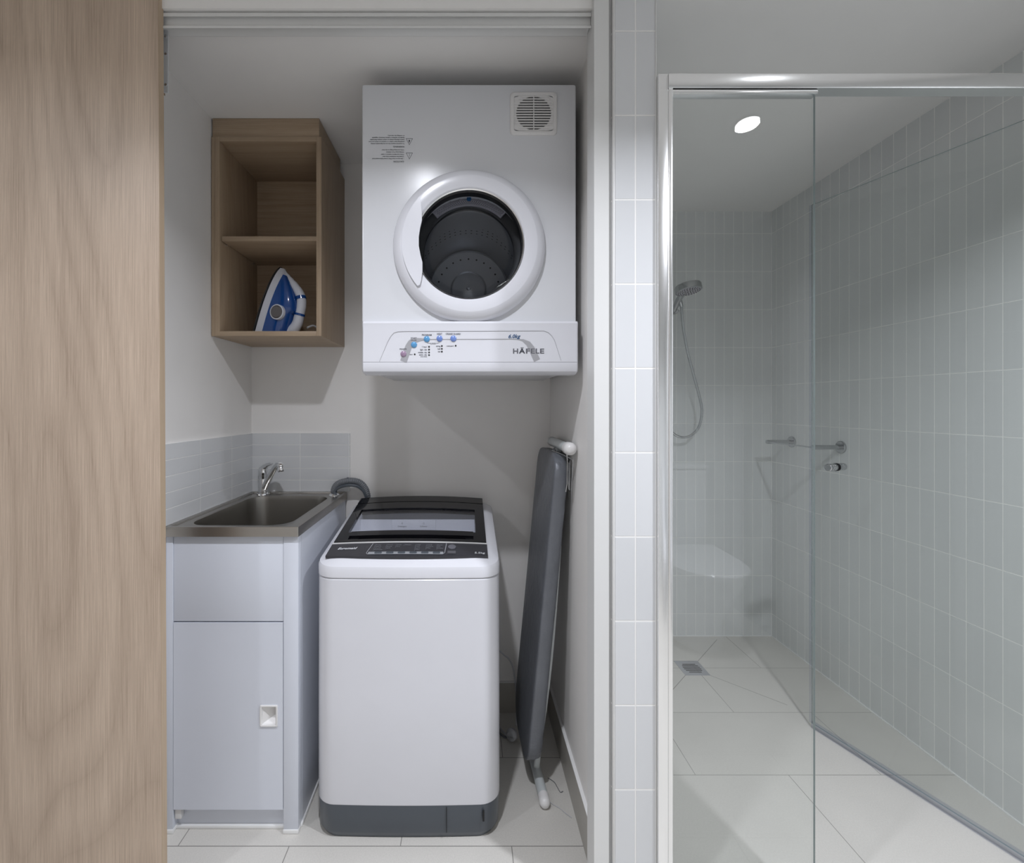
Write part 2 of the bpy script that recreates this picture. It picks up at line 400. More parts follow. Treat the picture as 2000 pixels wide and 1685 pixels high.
# ================================================================ WALL CUPBOARD
cx0, cx1, cy0, cy1, cz0, cz1 = -.849, -.485, 1.52, 1.808, 1.444, 2.108
T = .017
t = thing('wall_cupboard', 'open oak wall cupboard with two shelves, on the left rear wall', 'cupboard', ((cx0+cx1)/2, cy1, cz0))
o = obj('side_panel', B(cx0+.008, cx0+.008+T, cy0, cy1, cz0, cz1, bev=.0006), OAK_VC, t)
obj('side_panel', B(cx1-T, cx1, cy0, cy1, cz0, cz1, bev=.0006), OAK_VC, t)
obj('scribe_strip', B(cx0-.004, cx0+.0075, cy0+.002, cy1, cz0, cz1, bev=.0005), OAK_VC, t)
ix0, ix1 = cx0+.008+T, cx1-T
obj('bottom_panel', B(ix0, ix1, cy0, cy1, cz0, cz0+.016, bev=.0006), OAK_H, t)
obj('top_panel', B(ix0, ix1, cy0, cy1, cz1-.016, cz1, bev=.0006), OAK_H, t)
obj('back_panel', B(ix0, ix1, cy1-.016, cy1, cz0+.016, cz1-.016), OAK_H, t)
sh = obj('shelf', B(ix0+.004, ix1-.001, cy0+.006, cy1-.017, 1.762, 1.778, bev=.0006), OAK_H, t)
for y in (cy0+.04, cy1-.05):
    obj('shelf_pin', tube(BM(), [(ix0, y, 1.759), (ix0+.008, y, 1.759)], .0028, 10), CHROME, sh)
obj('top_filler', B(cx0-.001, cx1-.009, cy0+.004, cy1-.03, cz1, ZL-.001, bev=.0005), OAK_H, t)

# ================================================================ STEAM IRON (standing on its heel in the cupboard)
base = Vector((at(515, 0, 1.615).x, 1.64, cz0+.016+.001))
t = thing('steam_iron', 'blue and white steam iron standing on its heel in the cupboard', 'iron', base)
tilt = math.radians(17); yaw = math.radians(12)
Rm = Matrix.Rotation(-yaw, 3, 'Z')
vd = Rm @ Vector((math.sin(tilt), 0, math.cos(tilt))); ud = Rm @ Vector((math.cos(tilt), 0, -math.sin(tilt))); wd = vd.cross(ud).normalized()
def ir(v, u, w_):
    v = v + max(u, 0)*math.tan(tilt)*min(1, max(0, (.06-v)/.1025))
    return base + Vector((0, 0, .0412)) + vd*v + ud*u + wd*w_
def hw(v):      # half width of the sole at height v
    q = min(max(v/.212, 0), 1); return .052*(1-q**2.2)**.62 + .0012
def iron_shell(v0, v1, ulow, uhigh, wk, n=16, m=10):
    rings = []
    for i in range(n+1):
        v = v0+(v1-v0)*i/n; W = hw(v)*wk; a, b_ = ulow(v), uhigh(v); ring = []
        ring.append(ir(v, a, -W)); 
        for k in range(m+1):
            q = PI*k/m; cw = -math.cos(q); sw = math.sin(q)
            ring.append(ir(v, a+(b_-a)*(sw**.55 if sw > 0 else 0)*.999, W*(abs(cw)**.7)*(1 if cw > 0 else -1)))
        ring.append(ir(v, a, W)); rings.append(ring)
    return loft(BM(), rings)
obj('soleplate', iron_shell(-.036, .2115, lambda v: -.007, lambda v: .0, 1.02), RUBBER, t)
bm = iron_shell(-.036, .208, lambda v: .0, lambda v: .060 if v < .06 else .060*(1-((v-.06)/.160)**2.0)+.006, .96); obj('lower_shell', bm, IRONW, t)
def top_u(v): return .100 if v < .07 else .100*(1-((v-.07)/.135)**1.7)+.012
bm = iron_shell(-.036, .186, lambda v: .028, lambda v: max(top_u(v), .03), 1.0); obj('water_tank', bm, IRONB, t)
P = [(.200, .012), (.180, .037), (.158, .069), (.136, .097), (.108, .112), (.06, .116), (.02, .116), (-.01, .108), (-.026, .090), (-.034, .07)]
obj('handle', tube(BM(), [ir(v, u, 0) for v, u in P], [.007, .010, .0125, .015, .016, .0165, .0165, .017, .0175, .018, .0185, .019, .020, .021, .021, .022], 16, smooth=4), IRONW, t)
obj('handle_grip', tube(BM(), [ir(v, u, 0) for v, u in ((.130, .1010), (.120, .1065))], [.0182, .0186], 16), IRONB, t)
dc = ir(.052, .066, -.0505)
obj('handle_trim', tube(BM(), [ir(v, u, 0) for v, u in ((.072, .1155), (.064, .116))], [.0188, .0188], 16), IRONB, t)
obj('dial', lathe(BM(), [(0, .010), (.019, .010), (.0215, .007), (.022, 0)], dc, -wd, n=32), mat('dial_brown', (.13, .12, .12), .3), t)
obj('dial_ring', lathe(BM(), [(.0222, .0), (.0225, .0075), (.0262, .0065), (.027, -.004)], dc, -wd, n=32), IRONW, t)
obj('heel', loft(BM(), [[ir(-.036, u, w_) for u, w_ in ((.0, -.05), (.11, -.035), (.11, .035), (.0, .05))], [ir(-.0425, u, w_) for u, w_ in ((.0, -.046), (.095, -.03), (.095, .03), (.0, .046))]]), IRONW, t)
c = [at(600, 640, 1.62), at(612, 636, 1.64), at(622, 644, 1.66), at(610, 650, 1.70), at(598, 648, 1.72)]
for q in c: q.z = max(q.z, cz0+.021)
tag(obj('iron_cord', tube(BM(), c, .0035, 8, smooth=6), CABLE), 'short loop of pale cord on the cupboard base behind iron', 'cord')

# ================================================================ TUMBLE DRYER (hung upside down on the rear wall)
dx0, dx1, dy0, dz0, dz1 = -.294, .3056, 1.278, 1.312, 2.111
t = thing('tumble_dryer', 'white wall-mounted tumble dryer with round glass door above washing machine', 'dryer', (.006, YB-.003, dz0))
dcx, dcz = .0060, 1.656
R0 = .158
# case as a shell with a round hole in the front
bm = BM(); n = 64
front = []; hole = []
for k in range(n):
    q = 2*PI*k/n; c_, s_ = math.cos(q), math.sin(q)
    hole.append((dcx+R0*c_, dy0, dcz+R0*s_))
    k1 = min(((dx1-.004-dcx)/c_) if c_ > 1e-9 else 9, ((dx0+.004-dcx)/c_) if c_ < -1e-9 else 9, ((dz1-.004-dcz)/s_) if s_ > 1e-9 else 9, ((dz0+.004-dcz)/s_) if s_ < -1e-9 else 9)
    front.append((dcx+k1*c_, dy0, dcz+k1*s_))
V1 = [bm.verts.new(p) for p in front]; V2 = [bm.verts.new(p) for p in hole]
V0 = [bm.verts.new((p[0], dy0+.05, p[2])) for p in hole]
for k in range(n):
    j = (k+1) % n; bm.faces.new((V1[k], V1[j], V2[j], V2[k])); bm.faces.new((V2[k], V2[j], V0[j], V0[k]))
# exact corners
for cxx, czz in ((dx0+.004, dz0+.004), (dx1-.004, dz0+.004), (dx0+.004, dz1-.004), (dx1-.004, dz1-.004)):
    c_ = bm.verts.new((cxx, dy0, czz)); k = min(range(n), key=lambda i: (V1[i].co-c_.co).length)
    cand = sorted(range(n), key=lambda i: (V1[i].co-c_.co).length)[:2]
    a, b_ = V1[cand[0]], V1[cand[1]]
    if a.co.x != b_.co.x and a.co.z != b_.co.z: bm.faces.new((a, c_, b_))
rr = lambda i, y: XZ(rrect(dx0+i, dx1-i, dz0+i, dz1-i, .0045, 2), y)
loft(bm, [rr(.004, dy0), rr(.001, dy0+.001), rr(0, dy0+.004), rr(0, YB-.003)], caps=False)
bm.faces.new([bm.verts.new(p) for p in rr(0, YB-.003)])
obj('case', bm, ENAMEL, t, angle=50)
# door ring
yo = dy0
bm = lathe(BM(), [(.152, .004), (.150, .018), (.1515, .0235), (.156, .0265), (.165, .0275), (.186, .0295), (.1885, .0288), (.200, .0225), (.2085, .0145), (.2118, .008), (.2125, .003), (.2125, .0)], (dcx, yo, dcz), (0, -1, 0), n=96)
dring = obj('door_ring', bm, ENAMEL2, t, angle=25)
bm = lathe(BM(), [(.1515, .002), (.1475, .012), (.1485, .0235), (.151, .026)], (dcx, yo, dcz), (0, -1, 0), n=96); obj('chrome_bezel', bm, SATIN, dring)
bm = lathe(BM(), [(.150, .020), (.1455, .016), (.1455, -.01), (.154, -.02)], (dcx, yo, dcz), (0, -1, 0), n=96); obj('gasket', bm, RUBBER, dring)
# handle plate: circular arc outside, wavy edge inside
dd = yo-.030
def dpt(px, py): v = at(px, py, dd-.004); return v
wav = [(819, 383), (822, 398), (824, 415), (824, 430), (820.5, 445), (818, 462), (818, 480), (821, 497), (825, 512), (825, 530), (822.5, 548), (820, 556)]
W = [(p.x, p.z) for p in [dpt(*q) for q in wav]]
poly = [(dcx+.184*math.cos(math.radians(a)), dcz+.184*math.sin(math.radians(a))) for a in range(220, 138, -5)]
bm = prism(BM(), XZ(poly+W, yo-.0275), (0, -.008, 0))
obj('door_handle', bm, ENAMEL2, dring)
# glass bowl
bm = lathe(BM(), [(.146, .014), (.143, .006), (.132, -.020), (.123, -.038), (.116, -.044), (0, -.046)], (dcx, yo, dcz), (0, -1, 0), n=64); obj('door_glass', bm, GLASS_DR, dring)
# inside: front ring, drum, rear disc
bm = lathe(BM(), [(.157, -.02), (.170, -.052), (.142, -.056), (.133, -.062), (.133, -.075)], (dcx, yo, dcz), (0, -1, 0), n=64); obj('drum_seal', bm, RUBBER, t)
bm = lathe(BM(), [(.135, -.07), (.175, -.10), (.178, -.38), (.170, -.44), (.156, -.470), (.152, -.476)], (dcx, yo, dcz), (0, -1, 0), n=64)
nf = len(bm.faces)
for i in range(26):
    for j in range(5):
        q = PI*(.06+.88*i/25); y = yo+.29+j*.026; r = .1772
        lathe(bm, [(0, 0), (.0034, 0)], (dcx+r*math.cos(q), y, dcz+r*math.sin(q)), (-math.cos(q), 0, -math.sin(q)), n=8)
bm.faces.ensure_lookup_table()
for f in bm.faces[nf:]: f.material_index = 1
drum = obj('drum', bm, [DRUM, DARKHOLE], t)
bm = lathe(BM(), [(.152, -.476), (.149, -.470), (.146, -.476), (.070, -.472), (.067, -.458), (.062, -.462), (.03, -.452), (.008, -.450), (.007, -.440), (0, -.438)], (dcx, yo, dcz), (0, -1, 0), n=64)
nf = len(bm.faces)
for i in range(24):
    q = 2*PI*i/24; lathe(bm, [(0, 0), (.0036, 0)], (dcx+.118*math.cos(q), yo+.4715, dcz+.118*math.sin(q)), (0, -1, 0), n=8)
bm.faces.ensure_lookup_table()
for f in bm.faces[nf:]: f.material_index = 1
obj('drum_back', bm, [DRUM, DARKHOLE], t)
# lint filter at the top of the opening
def arcband(bm, r0, r1, y0, y1, a0, a1, n=28):
    rings = []
    for k in range(n+1):
        q = math.radians(a0+(a1-a0)*k/n); c_, s_ = math.cos(q), math.sin(q)
        rings.append([(dcx+r*c_, y, dcz+r*s_) for r, y in ((r0, y0), (r1, y0), (r1, y1), (r0, y1))])
    return loft(bm, rings)
bm = BM(); yq = yo+.046
arcband(bm, .1375, .150, yq, yq+.006, 48, 132); arcband(bm, .150, .160, yq+.006, yq+.008, 48, 132)
arcband(bm, .1585, .1625, yq-.003, yq+.006, 48, 132); arcband(bm, .1365, .139, yq-.003, yq+.006, 48, 132)
for a in (48, 132): arcband(bm, .137, .162, yq-.003, yq+.006, a-.6, a+.6, 1)
for a in (60, 70, 80, 100, 110, 120): arcband(bm, .149, .160, yq-.002, yq+.006, a-.35, a+.35, 1)
nf = len(bm.faces)
for i in range(33):
    for j in range(3):
        q = math.radians(50+80*(i+.5*(j % 2))/33); r = .1405+.0037*j
        lathe(bm, [(0, 0), (.00125, 0)], (dcx+r*math.cos(q), yq-.0004, dcz+r*math.sin(q)), (0, -1, 0), n=7)
bm.faces.ensure_lookup_table()
for f in bm.faces[nf:]: f.material_index = 1
lf = obj('lint_filter', bm, [GREYP, DARKHOLE], t)
obj('filter_tab', lathe(BM(), [(0, .004), (.006, .004), (.007, 0)], (dcx, yq-.001, dcz+.155), (0, -1, 0), n=20), mat('filter_blue', (.01, .10, .26), .3), lf)
# louvre grille top right
gx0, gx1 = at(996, 0, dy0).x, at(1088, 0, dy0).x; gz1, gz0 = at(0, 181, dy0).z, at(0, 265, dy0).z
gcx, gcz = (gx0+gx1)/2, (gz0+gz1)/2+.001
bm = BM(); outer = rrect(gx0, gx1, gz0, gz1, .011, 5)
def ringat(i, y, r): return XZ(rrect(gx0+i, gx1-i, gz0+i, gz1-i, r, 5), y)
loft(bm, [ringat(0, dy0, .011), ringat(.001, dy0-.004, .011), ringat(.003, dy0-.0055, .010), ringat(.010, dy0-.0055, .008), ringat(.011, dy0-.003, .008)], caps=False)
g = obj('vent_grille', bm, WPLASTIC, t)
bm = BM(); n = 28
O = []; I = []
for k in range(n):
    q = 2*PI*k/n; c_, s_ = math.cos(q), math.sin(q); hx, hz = (gx1-gx0)/2-.011, (gz1-gz0)/2-.011
    kk = min(hx/max(abs(c_), 1e-9), hz/max(abs(s_), 1e-9)); O.append((gcx+kk*c_, dy0-.003, gcz-.001+kk*s_)); I.append((gcx+.049*c_, dy0-.003, gcz+.047*s_))
I2 = [(p[0], dy0-.0005, p[2]) for p in I]
loft(bm, [O, I, I2], caps=False); obj('grille_plate', bm, WPLASTIC, g)
bm = BM(); bm.faces.new([bm.verts.new(p) for p in I2]); obj('grille_opening', bm, DARKHOLE, g)
bm = BM()
for k in range(14):
    z = gz1-.014-k*((gz1-gz0-.026)/13); hl = .053 if 1 < k < 12 else .042
    rings = [[(x, dy0-.0045, z+.0028), (x, dy0-.0015, z+.0012), (x, dy0-.001, z-.0002), (x, dy0-.0045, z-.0002)] for x in (gcx-hl, gcx+hl)]
    loft(bm, rings)
box(bm, gcx-.0012, gcx+.0012, dy0-.0058, dy0-.001, gcz-.048, gcz+.048); obj('grille_slat', bm, WPLASTIC, g)
# control fascia
px0, px1 = -.291, .3085; pf = 1.262
z_ = lambda py: at(0, py, pf).z
prof = [(dy0-.001, z_(626)), (dy0-.013, z_(627)), (pf-.001, z_(631)), (pf+.001, z_(642)), (pf, z_(706.5)), (pf+.0014, z_(706.9)), (pf+.0014, z_(707.9)), (pf, z_(708.4)), (pf, z_(718)), (pf+.004, z_(725)), (pf+.014, z_(729)), (pf+.05, z_(731)), (pf+.05, z_(626))]
rings = []
for x, s in ((px0, .0), (px0+.0015, 0), (px0+.004, 0), (px1-.004, 0), (px1-.0015, 0), (px1, 0)):
    off = .006 if x in (px0, px1) else (.0025 if x in (px0+.0015, px1-.0015) else 0)
    rings.append([(x, y+off if y < dy0 else y, max(z, z_(731)+off*1.5) if i in (8, 9, 10) else z) for i, (y, z) in enumerate(prof)])
fas = obj('control_fascia', loft(BM(), rings), ENAMEL2, t, angle=28)
ft = pf-.0003
def fp(px, py, dy=0): return at(px, py, ft-dy)
bm = BM()
line = [(741, 706), (757, 668), (763, 657), (769, 650), (777, 647.5), (790, 647), (1040, 646), (1062, 646), (1071, 649), (1078, 656), (1083, 664), (1096, 704)]
strip(bm, [fp(*q) for q in line], .0005, (0, .0006, 0)); obj('panel_outline', bm, BANDG, fas)
bm = BM()
line = [(788, 706), (798, 677), (803, 669), (812, 664), (825, 662.6), (835, 662.4), (1000, 662), (1012, 662.5), (1022, 664.5), (1032, 671), (1038, 680), (1049, 704)]
hwid = [.0095, .0092, .009, .0065, .003, .0008, .0008, .001, .003, .0068, .0085, .0092]
pts = []; hs = []
for i in range(len(line)-1):
    for k in range(6):
        q = k/6; pts.append((line[i][0]*(1-q)+line[i+1][0]*q, line[i][1]*(1-q)+line[i+1][1]*q)); hs.append(hwid[i]*(1-q)+hwid[i+1]*q)
pts.append(line[-1]); hs.append(hwid[-1])
strip(bm, [fp(*q) for q in pts], hs, (0, .0005, 0)); obj('panel_band', bm, BANDG, fas)
for (px, py, m_, lb) in ((788, 691, PURP, 'mauve power button'), (808.5, 673, BLUEB, 'pale blue button'), (833.5, 662, BLUEB, 'pale blue button'), (858.5, 661, BLUEB2, 'deeper blue button'), (885.5, 661, BLUEB2, 'deeper blue button')):
    p = fp(px, py); obj('push_button', lathe(BM(), [(0, .0042), (.005, .0037), (.0078, .0018), (.0088, -.001)], p, (0, -1, 0), n=28), m_, fas, label=lb)
for px, py in ((838, 677), (838, 682.5), (838, 688), (838, 693.3), (863, 675.5), (863, 681), (863, 686.5), (890, 675), (810, 691.8)):
    obj('indicator_light', lathe(BM(), [(0, .0008), (.0021, .0006), (.0024, 0)], fp(px, py), (0, -1, 0), n=14), RUBBER, fas)
bm = BM(); s = .0075
for px, py, tx, sz, al in ((787.5, 683, 'POWER', .0056, 'CENTER'), (808, 661.5, 'START', .0056, 'CENTER'), (808, 665.8, 'PAUSE', .0056, 'CENTER'), (833.5, 655.3, 'PROGRAM', .0058, 'CENTER'),
        (858.5, 653.3, 'HEAT', .0058, 'CENTER'), (885, 653.3, 'CREASE GUARD', .0058, 'CENTER'), (846, 672, 'LOCK', .0055, 'CENTER'), (834, 678.4, '1 hour', .0054, 'RIGHT'), (834, 684, 'light  dry', .0054, 'RIGHT'),
        (834, 689.4, 'middle  dry', .0054, 'RIGHT'), (834, 694, 'extra  dry', .0054, 'RIGHT'), (834, 697, '(only cotton)', .0034, 'RIGHT'), (860, 677, 'airing', .0054, 'RIGHT'), (860, 682.4, 'half', .0054, 'RIGHT'), (860, 687.8, 'full', .0054, 'RIGHT'), (886, 676.3, 'crease guard', .0038, 'RIGHT'), (806, 693, 'door', .0042, 'RIGHT')):
    text(bm, tx, sz, facing(fp(px, py)), al, bold=.00006)
for a, b_ in (((834, 669.5), (841, 670.5)), ((852, 670.5), (858, 669.2))): strip(bm, [fp(*a), fp(*b_)], .00025, (0, .0004, 0))
obj('control_lettering', bm, PRINT, fas)
bm = BM(); text(bm, '6.0kg', .0145, facing(fp(993, 660)), 'LEFT', .3, 1.0, bold=.0002, fit=.0335); obj('capacity_lettering', bm, PRINTB, fas)
LH = .0190; LG = mat('logo_grey', (.13, .13, .15), .4); px_m = ft/F
for tx, p0_, w_, m_ in (('H', 1002, 10, LG), ('\u00c4', 1013.6, 12, PRINT), ('F', 1027.2, 8, LG), ('E', 1036.8, 8, LG), ('L', 1046.4, 7, LG), ('E', 1054.8, 8, LG)):
    bm = BM(); text(bm, tx, LH, facing(fp(p0_, 690)), bold=.00045, fit=w_*px_m); obj('brand_letter', bm, m_, fas)
# upside-down warning print on the case
bm = BM(); yy = dy0-.0004
def up(px, py, tx, sz, sp=1.0, b=.00003): text(bm, tx, sz, facing(at(px, py, yy), True), 'LEFT', 0, sp, bold=b)
up(789, 314, 'CAUTION:', .0064); up(790, 263+15.5+6.5, 'WARNING:', .0064)
for py, tx, sp in ((308.8, '1 Be sure to clean filter screen before each load', 1.0), (304.6, '2 Keep the ventilation hole clear', 1.0), (300.4, '3 Dry only fabrics washed in water', 1.0), (296, '4 Keep away from children', 1.0), (291.8, '5 Do not hang things on the door', 1.0)):
    up(789, py, tx, .00455)
for py, tx in ((279.5, 'To avoid fire hazard. Do not dry flammable articles'), (275.6, 'containing foam rubber or material on which you have'), (271.7, 'used a cleaning solvent or which contains flammable'), (267.8, 'liquids (ie. solvents or paints, hairspray, vegetable'), (263.9, 'or cooking oils, wax etc.)')):
    up(790, py, tx, .00455)
def tri(cx_, cy_):
    c3 = [(cx_-6.3, cy_-6), (cx_+6.3, cy_-6), (cx_, cy_+6)]
    for i in range(3): strip(bm, [at(*c3[i], yy), at(*c3[(i+1) % 3], yy)], .00042, (0, .0003, 0))
tri(799.5, 276.5); tri(799.5, 304.5)
strip(bm, [at(799.5, 300, yy), at(799.5, 305, yy)], .0004, (0, .0003, 0)); lathe(bm, [(0, 0), (.0005, 0)], at(799.5, 307, yy), (0, -1, 0), n=8)
lathe(bm, [(0, 0), (.0021, 0)], at(799.5, 274.6, yy), (0, -1, 0), n=12); strip(bm, [at(799.5, 275, yy), at(799, 279, yy)], [.0016, .0002], (0, .0003, 0))
obj('warning_lettering', bm, PRINT, t)

# ================================================================ LAUNDRY TUB
tx0, tx1, ty0, ty1, tz = XL+.0075, -.473, 1.280, YB-.008, .8715
t = thing('laundry_tub', 'stainless steel laundry tub top on the white cabinet', 'sink', ((tx0+tx1)/2, (ty0+ty1)/2, tz-.03))
bx0, bx1, by0, by1 = -.815, -.520, 1.318, 1.748
NN = 8
outer = rrect(tx0, tx1, ty0, ty1, .003, NN)
def bowl(i, z, r=.06): return XY(rrect(bx0+i, bx1-i, by0+i, by1-i, max(r-i*.4, .02), NN), z)
bm = BM()
def orr(i, z): return XY(rrect(tx0+i, tx1-i, ty0+i, ty1-i, .003, NN), z)
loft(bm, [orr(0, tz-.028), orr(0, tz-.001), orr(.001, tz), orr(.009, tz), orr(.0115, tz-.004), bowl(-.004, tz-.0045), bowl(0, tz-.0065)], caps=False)
obj('rim', bm, STEEL, t, angle=30)
bm = BM(); loft(bm, [bowl(0, tz-.0065), bowl(.002, tz-.02), bowl(.010, tz-.16), bowl(.022, tz-.19), bowl(.045, tz-.205), bowl(.10, tz-.208)], caps=False)
bm.faces.new([bm.verts.new(p) for p in bowl(.10, tz-.208)]); obj('bowl', bm, BOWLSTEEL, t, angle=60)
# cabinet under it
kx0, kx1, ky0 = XL+.003, -.4775, 1.291
zc = lambda py: at(0, py, ky0).z; xc = lambda px: at(px, 0, ky0).x
t = thing('tub_cabinet', 'white metal laundry cabinet with one door under the steel tub', 'cabinet', ((kx0+kx1)/2, 1.55, 0))
bm = BM()
xa, xb_ = xc(337.5), xc(553.5)
ztop = tz-.0285
# right stile + side, left stile, inner back, as one folded sheet body
box(bm, xb_, kx1, ky0, ky0+.03, .012, ztop, bev=.001); box(bm, kx0, xa, ky0, ky0+.03, .012, ztop, bev=.001)
box(bm, kx1-.002, kx1, ky0+.03, YB-.012, .012, ztop); box(bm, kx0, kx0+.002, ky0+.03, YB-.012, .012, ztop)
box(bm, kx0, kx1, YB-.014, YB-.012, .012, ztop)
obj('body', bm, CABW, t)
obj('upper_panel', B(xa+.001, xb_-.001, ky0+.002, ky0+.014, zc(1213.5), ztop, bev=.0008), CABW, t)
hx0, hx1, hz0, hz1 = xc(511), xc(540), zc(1415), zc(1379)
bm = BM()
dxa, dxb, dza, dzb = xa+.0015, xb_-.0015, zc(1581), zc(1216)
O = XZ([(dxa, dza), (dxb, dza), (dxb, dzb), (dxa, dzb)], ky0); Hh = XZ([(hx0, hz0), (hx1, hz0), (hx1, hz1), (hx0, hz1)], ky0)
def off(P, y): return [(p[0], y, p[2]) for p in P]
loft(bm, [off(O, ky0+.014), off(O, ky0+.001), O, Hh, off(Hh, ky0+.014)], caps=False)
dr = obj('door', bm, CABW, t)
bm = BM()
def hr(i, y, r=.003): return XZ(rrect(hx0+i, hx1-i, hz0+i, hz1-i, r, 3), y)
loft(bm, [hr(-.004, ky0), hr(-.004, ky0-.003), hr(-.002, ky0-.0042), hr(.001, ky0-.003), hr(.002, ky0+.002)], caps=False)
hpl = obj('pull_frame', bm, WPLASTIC, dr)
bm = BM()
i = .0015; fr = [Vector(p) for p in XZ([(hx0+i, hz0+i), (hx1-i, hz0+i), (hx1-i, hz1-i), (hx0+i, hz1-i)], ky0+.001)]
apex = Vector((hx1-.006, ky0+.022, (hz0+hz1)/2-.006)); ap2 = Vector((hx1-.006, ky0+.022, hz1-.006))
vs = [bm.verts.new(p) for p in fr]; a = bm.verts.new(apex); b_ = bm.verts.new(ap2)
for f in ((vs[0], vs[1], a), (vs[1], vs[2], b_, a), (vs[2], vs[3], b_), (vs[3], vs[0], a), (vs[3], a, b_)): bm.faces.new(f)
obj('finger_recess', bm, WPLASTIC, dr, angle=5)
obj('kick_panel', B(xa, xb_, ky0+.022, ky0+.026, .010, zc(1560)), CABW, t)
obj('hinge_bracket', B(xa+.002, xa+.020, ky0+.006, ky0+.020, zc(1603), zc(1583), bev=.001), WPLASTIC, t)
bm = BM(); box(bm, xa, xb_, ky0+.014, ky0+.026, 0, .010, bev=.002); box(bm, xb_-.001, kx1+.001, ky0-.002, ky0+.03, 0, .0125, bev=.002); box(bm, kx0, xa+.001, ky0-.002, ky0+.03, 0, .0125, bev=.002); box(bm, kx1-.004, kx1+.004, ky0+.02, YB-.012, 0, .0115, bev=.002)
obj('base_sealant', bm, CAULK, t)

# ---------------------------------------------------------------- mixer tap
tp = Vector((-.792, 1.774, tz-.004))
t = thing('mixer_tap', 'chrome lever mixer tap at the rear left of steel tub', 'tap', tp)
obj('base_flange', lathe(BM(), [(0, .007), (.020, .007), (.0235, .004), (.024, 0)], tp, (0, 0, 1), n=32), CHROME, t)
obj('tap_body', lathe(BM(), [(.0195, .006), (.0185, .02), (.0165, .06), (.0165, .072), (.0175, .074), (.0175, .098), (.014, .106), (0, .108)], tp, (0, 0, 1), n=32), CHROME, t)
sp = [(.006, -.004, .024), (.020, -.012, .050), (.044, -.030, .082), (.068, -.050, .110), (.084, -.066, .124), (.096, -.078, .124)]
so = obj('spout', tube(BM(), [tp+Vector(q) for q in sp], [.0125, .0125, .0115, .011, .0105, .0105], 16, smooth=1), CHROME, t)
e = tp+Vector((.100, -.082, .127))
obj('aerator', lathe(BM(), [(0, 0), (.010, 0), (.0125, .003), (.0125, .010), (.0118, .011), (.0125, .012), (.0125, .024), (.010, .028), (0, .028)], e, (.15, -.1, -1), n=28), SATIN, so)
obj('lever', tube(BM(), [tp+Vector(q) for q in ((.0, .0, .100), (.010, -.008, .109), (.024, -.016, .117), (.038, -.024, .121), (.047, -.028, .121))], [.013, .011, .007, .0055, .004], 14, smooth=1), CHROME, t)

# ================================================================ WASHING MACHINE
mx0, mx1, my0, my1 = -.429, .0945, 1.27, 1.757
mc = (mx0+mx1)/2
t = thing('washing_machine', 'white top-loading washing machine with black glass lid and grey base', 'washing machine', (mc, (my0+my1)/2, 0))
def mring(i, z, fr=.055, rr_=.035, bulge=.006, slope=0):
    P = rrect(mx0+i, mx1-i, my0+i, my1-i, [rr_, rr_, fr, fr], 8)
    out = []
    # subdivide the long edges so that the front can bow gently
    Q = []
    for k in range(len(P)):
        a, b_ = P[k], P[(k+1) % len(P)]; Q.append(a)
        if math.dist(a, b_) > .1:
            for j in range(1, 12): Q.append((a[0]+(b_[0]-a[0])*j/12, a[1]+(b_[1]-a[1])*j/12))
    for x, y in Q:
        u = (x-mc)/((mx1-mx0)/2); f = max(0, 1-(y-my0)/.08)
        out.append((x, y-bulge*(1-u*u)*f+bulge*f, z+slope*(y-my0)))
    return out
bm = BM(); loft(bm, [mring(.001, .097), mring(0, .101), mring(0, .40), mring(.001, .7245), mring(.004, .728)]); body = obj('body', bm, ENAMEL2, t, angle=30)
bm = BM(); loft(bm, [mring(.012, .0), mring(.006, .014), mring(.0035, .020), mring(.0015, .097)])
bs = obj('base', bm, BASEG, t)
q = at(944, 1595, my0-.0); bm = B(q.x-.002, q.x+.003, my0-.001, my0+.012, q.z-.012, q.z+.014); obj('base_notch', bm, DARKHOLE, bs)
q = at(872, 1595, my0); obj('base_seam', B(q.x-.0006, q.x+.0006, my0-.0012, my0+.008, .024, .092), DARKHOLE, bs)
for fx in (mx0+.06, mx1-.06):
    pass
th = math.atan(.168); ct, st_ = math.cos(th), math.sin(th)
O0 = Vector((-.172, 1.300, .779))
def dk(u, v, h=0.0):
    cr = .010*(1-(u/.235)**2)*min(1, max(0, .35+v/.30))
    return O0 + Vector((u, 0, 0)) + Vector((0, ct, st_))*v + Vector((0, -st_, ct))*(h+cr)
# top cover with an opening under the lid
NR = len(mring(0, 0))
bm = BM()
def mr2(i, z): return mring(i, z, slope=.155)
inner_u0, inner_u1, inner_v0, inner_v1 = -.205, .203, .135, .355
R4 = mr2(.030, .7745)
inn = []
for (x, y, z) in R4:
    # project outline radially on to the rectangular opening
    cx_, cy_ = mc, 1.54; ex, ey = x-cx_, y-cy_
    kx = (.203)/max(abs(ex), 1e-6); ky = (.105)/max(abs(ey), 1e-6); k = min(kx, ky)
    X_, Y_ = cx_+ex*k, cy_+ey*k
    inn.append((X_-.001, Y_, .779+.168*(Y_-1.30)-.001))
loft(bm, [mring(.003, .7285), mring(0, .7315), mr2(0, .752), mr2(.003, .760), mr2(.018, .7705), R4, inn, [(p[0], p[1], .71) for p in inn]], caps=False)
top = obj('top_cover', bm, ENAMEL2, t, angle=28)
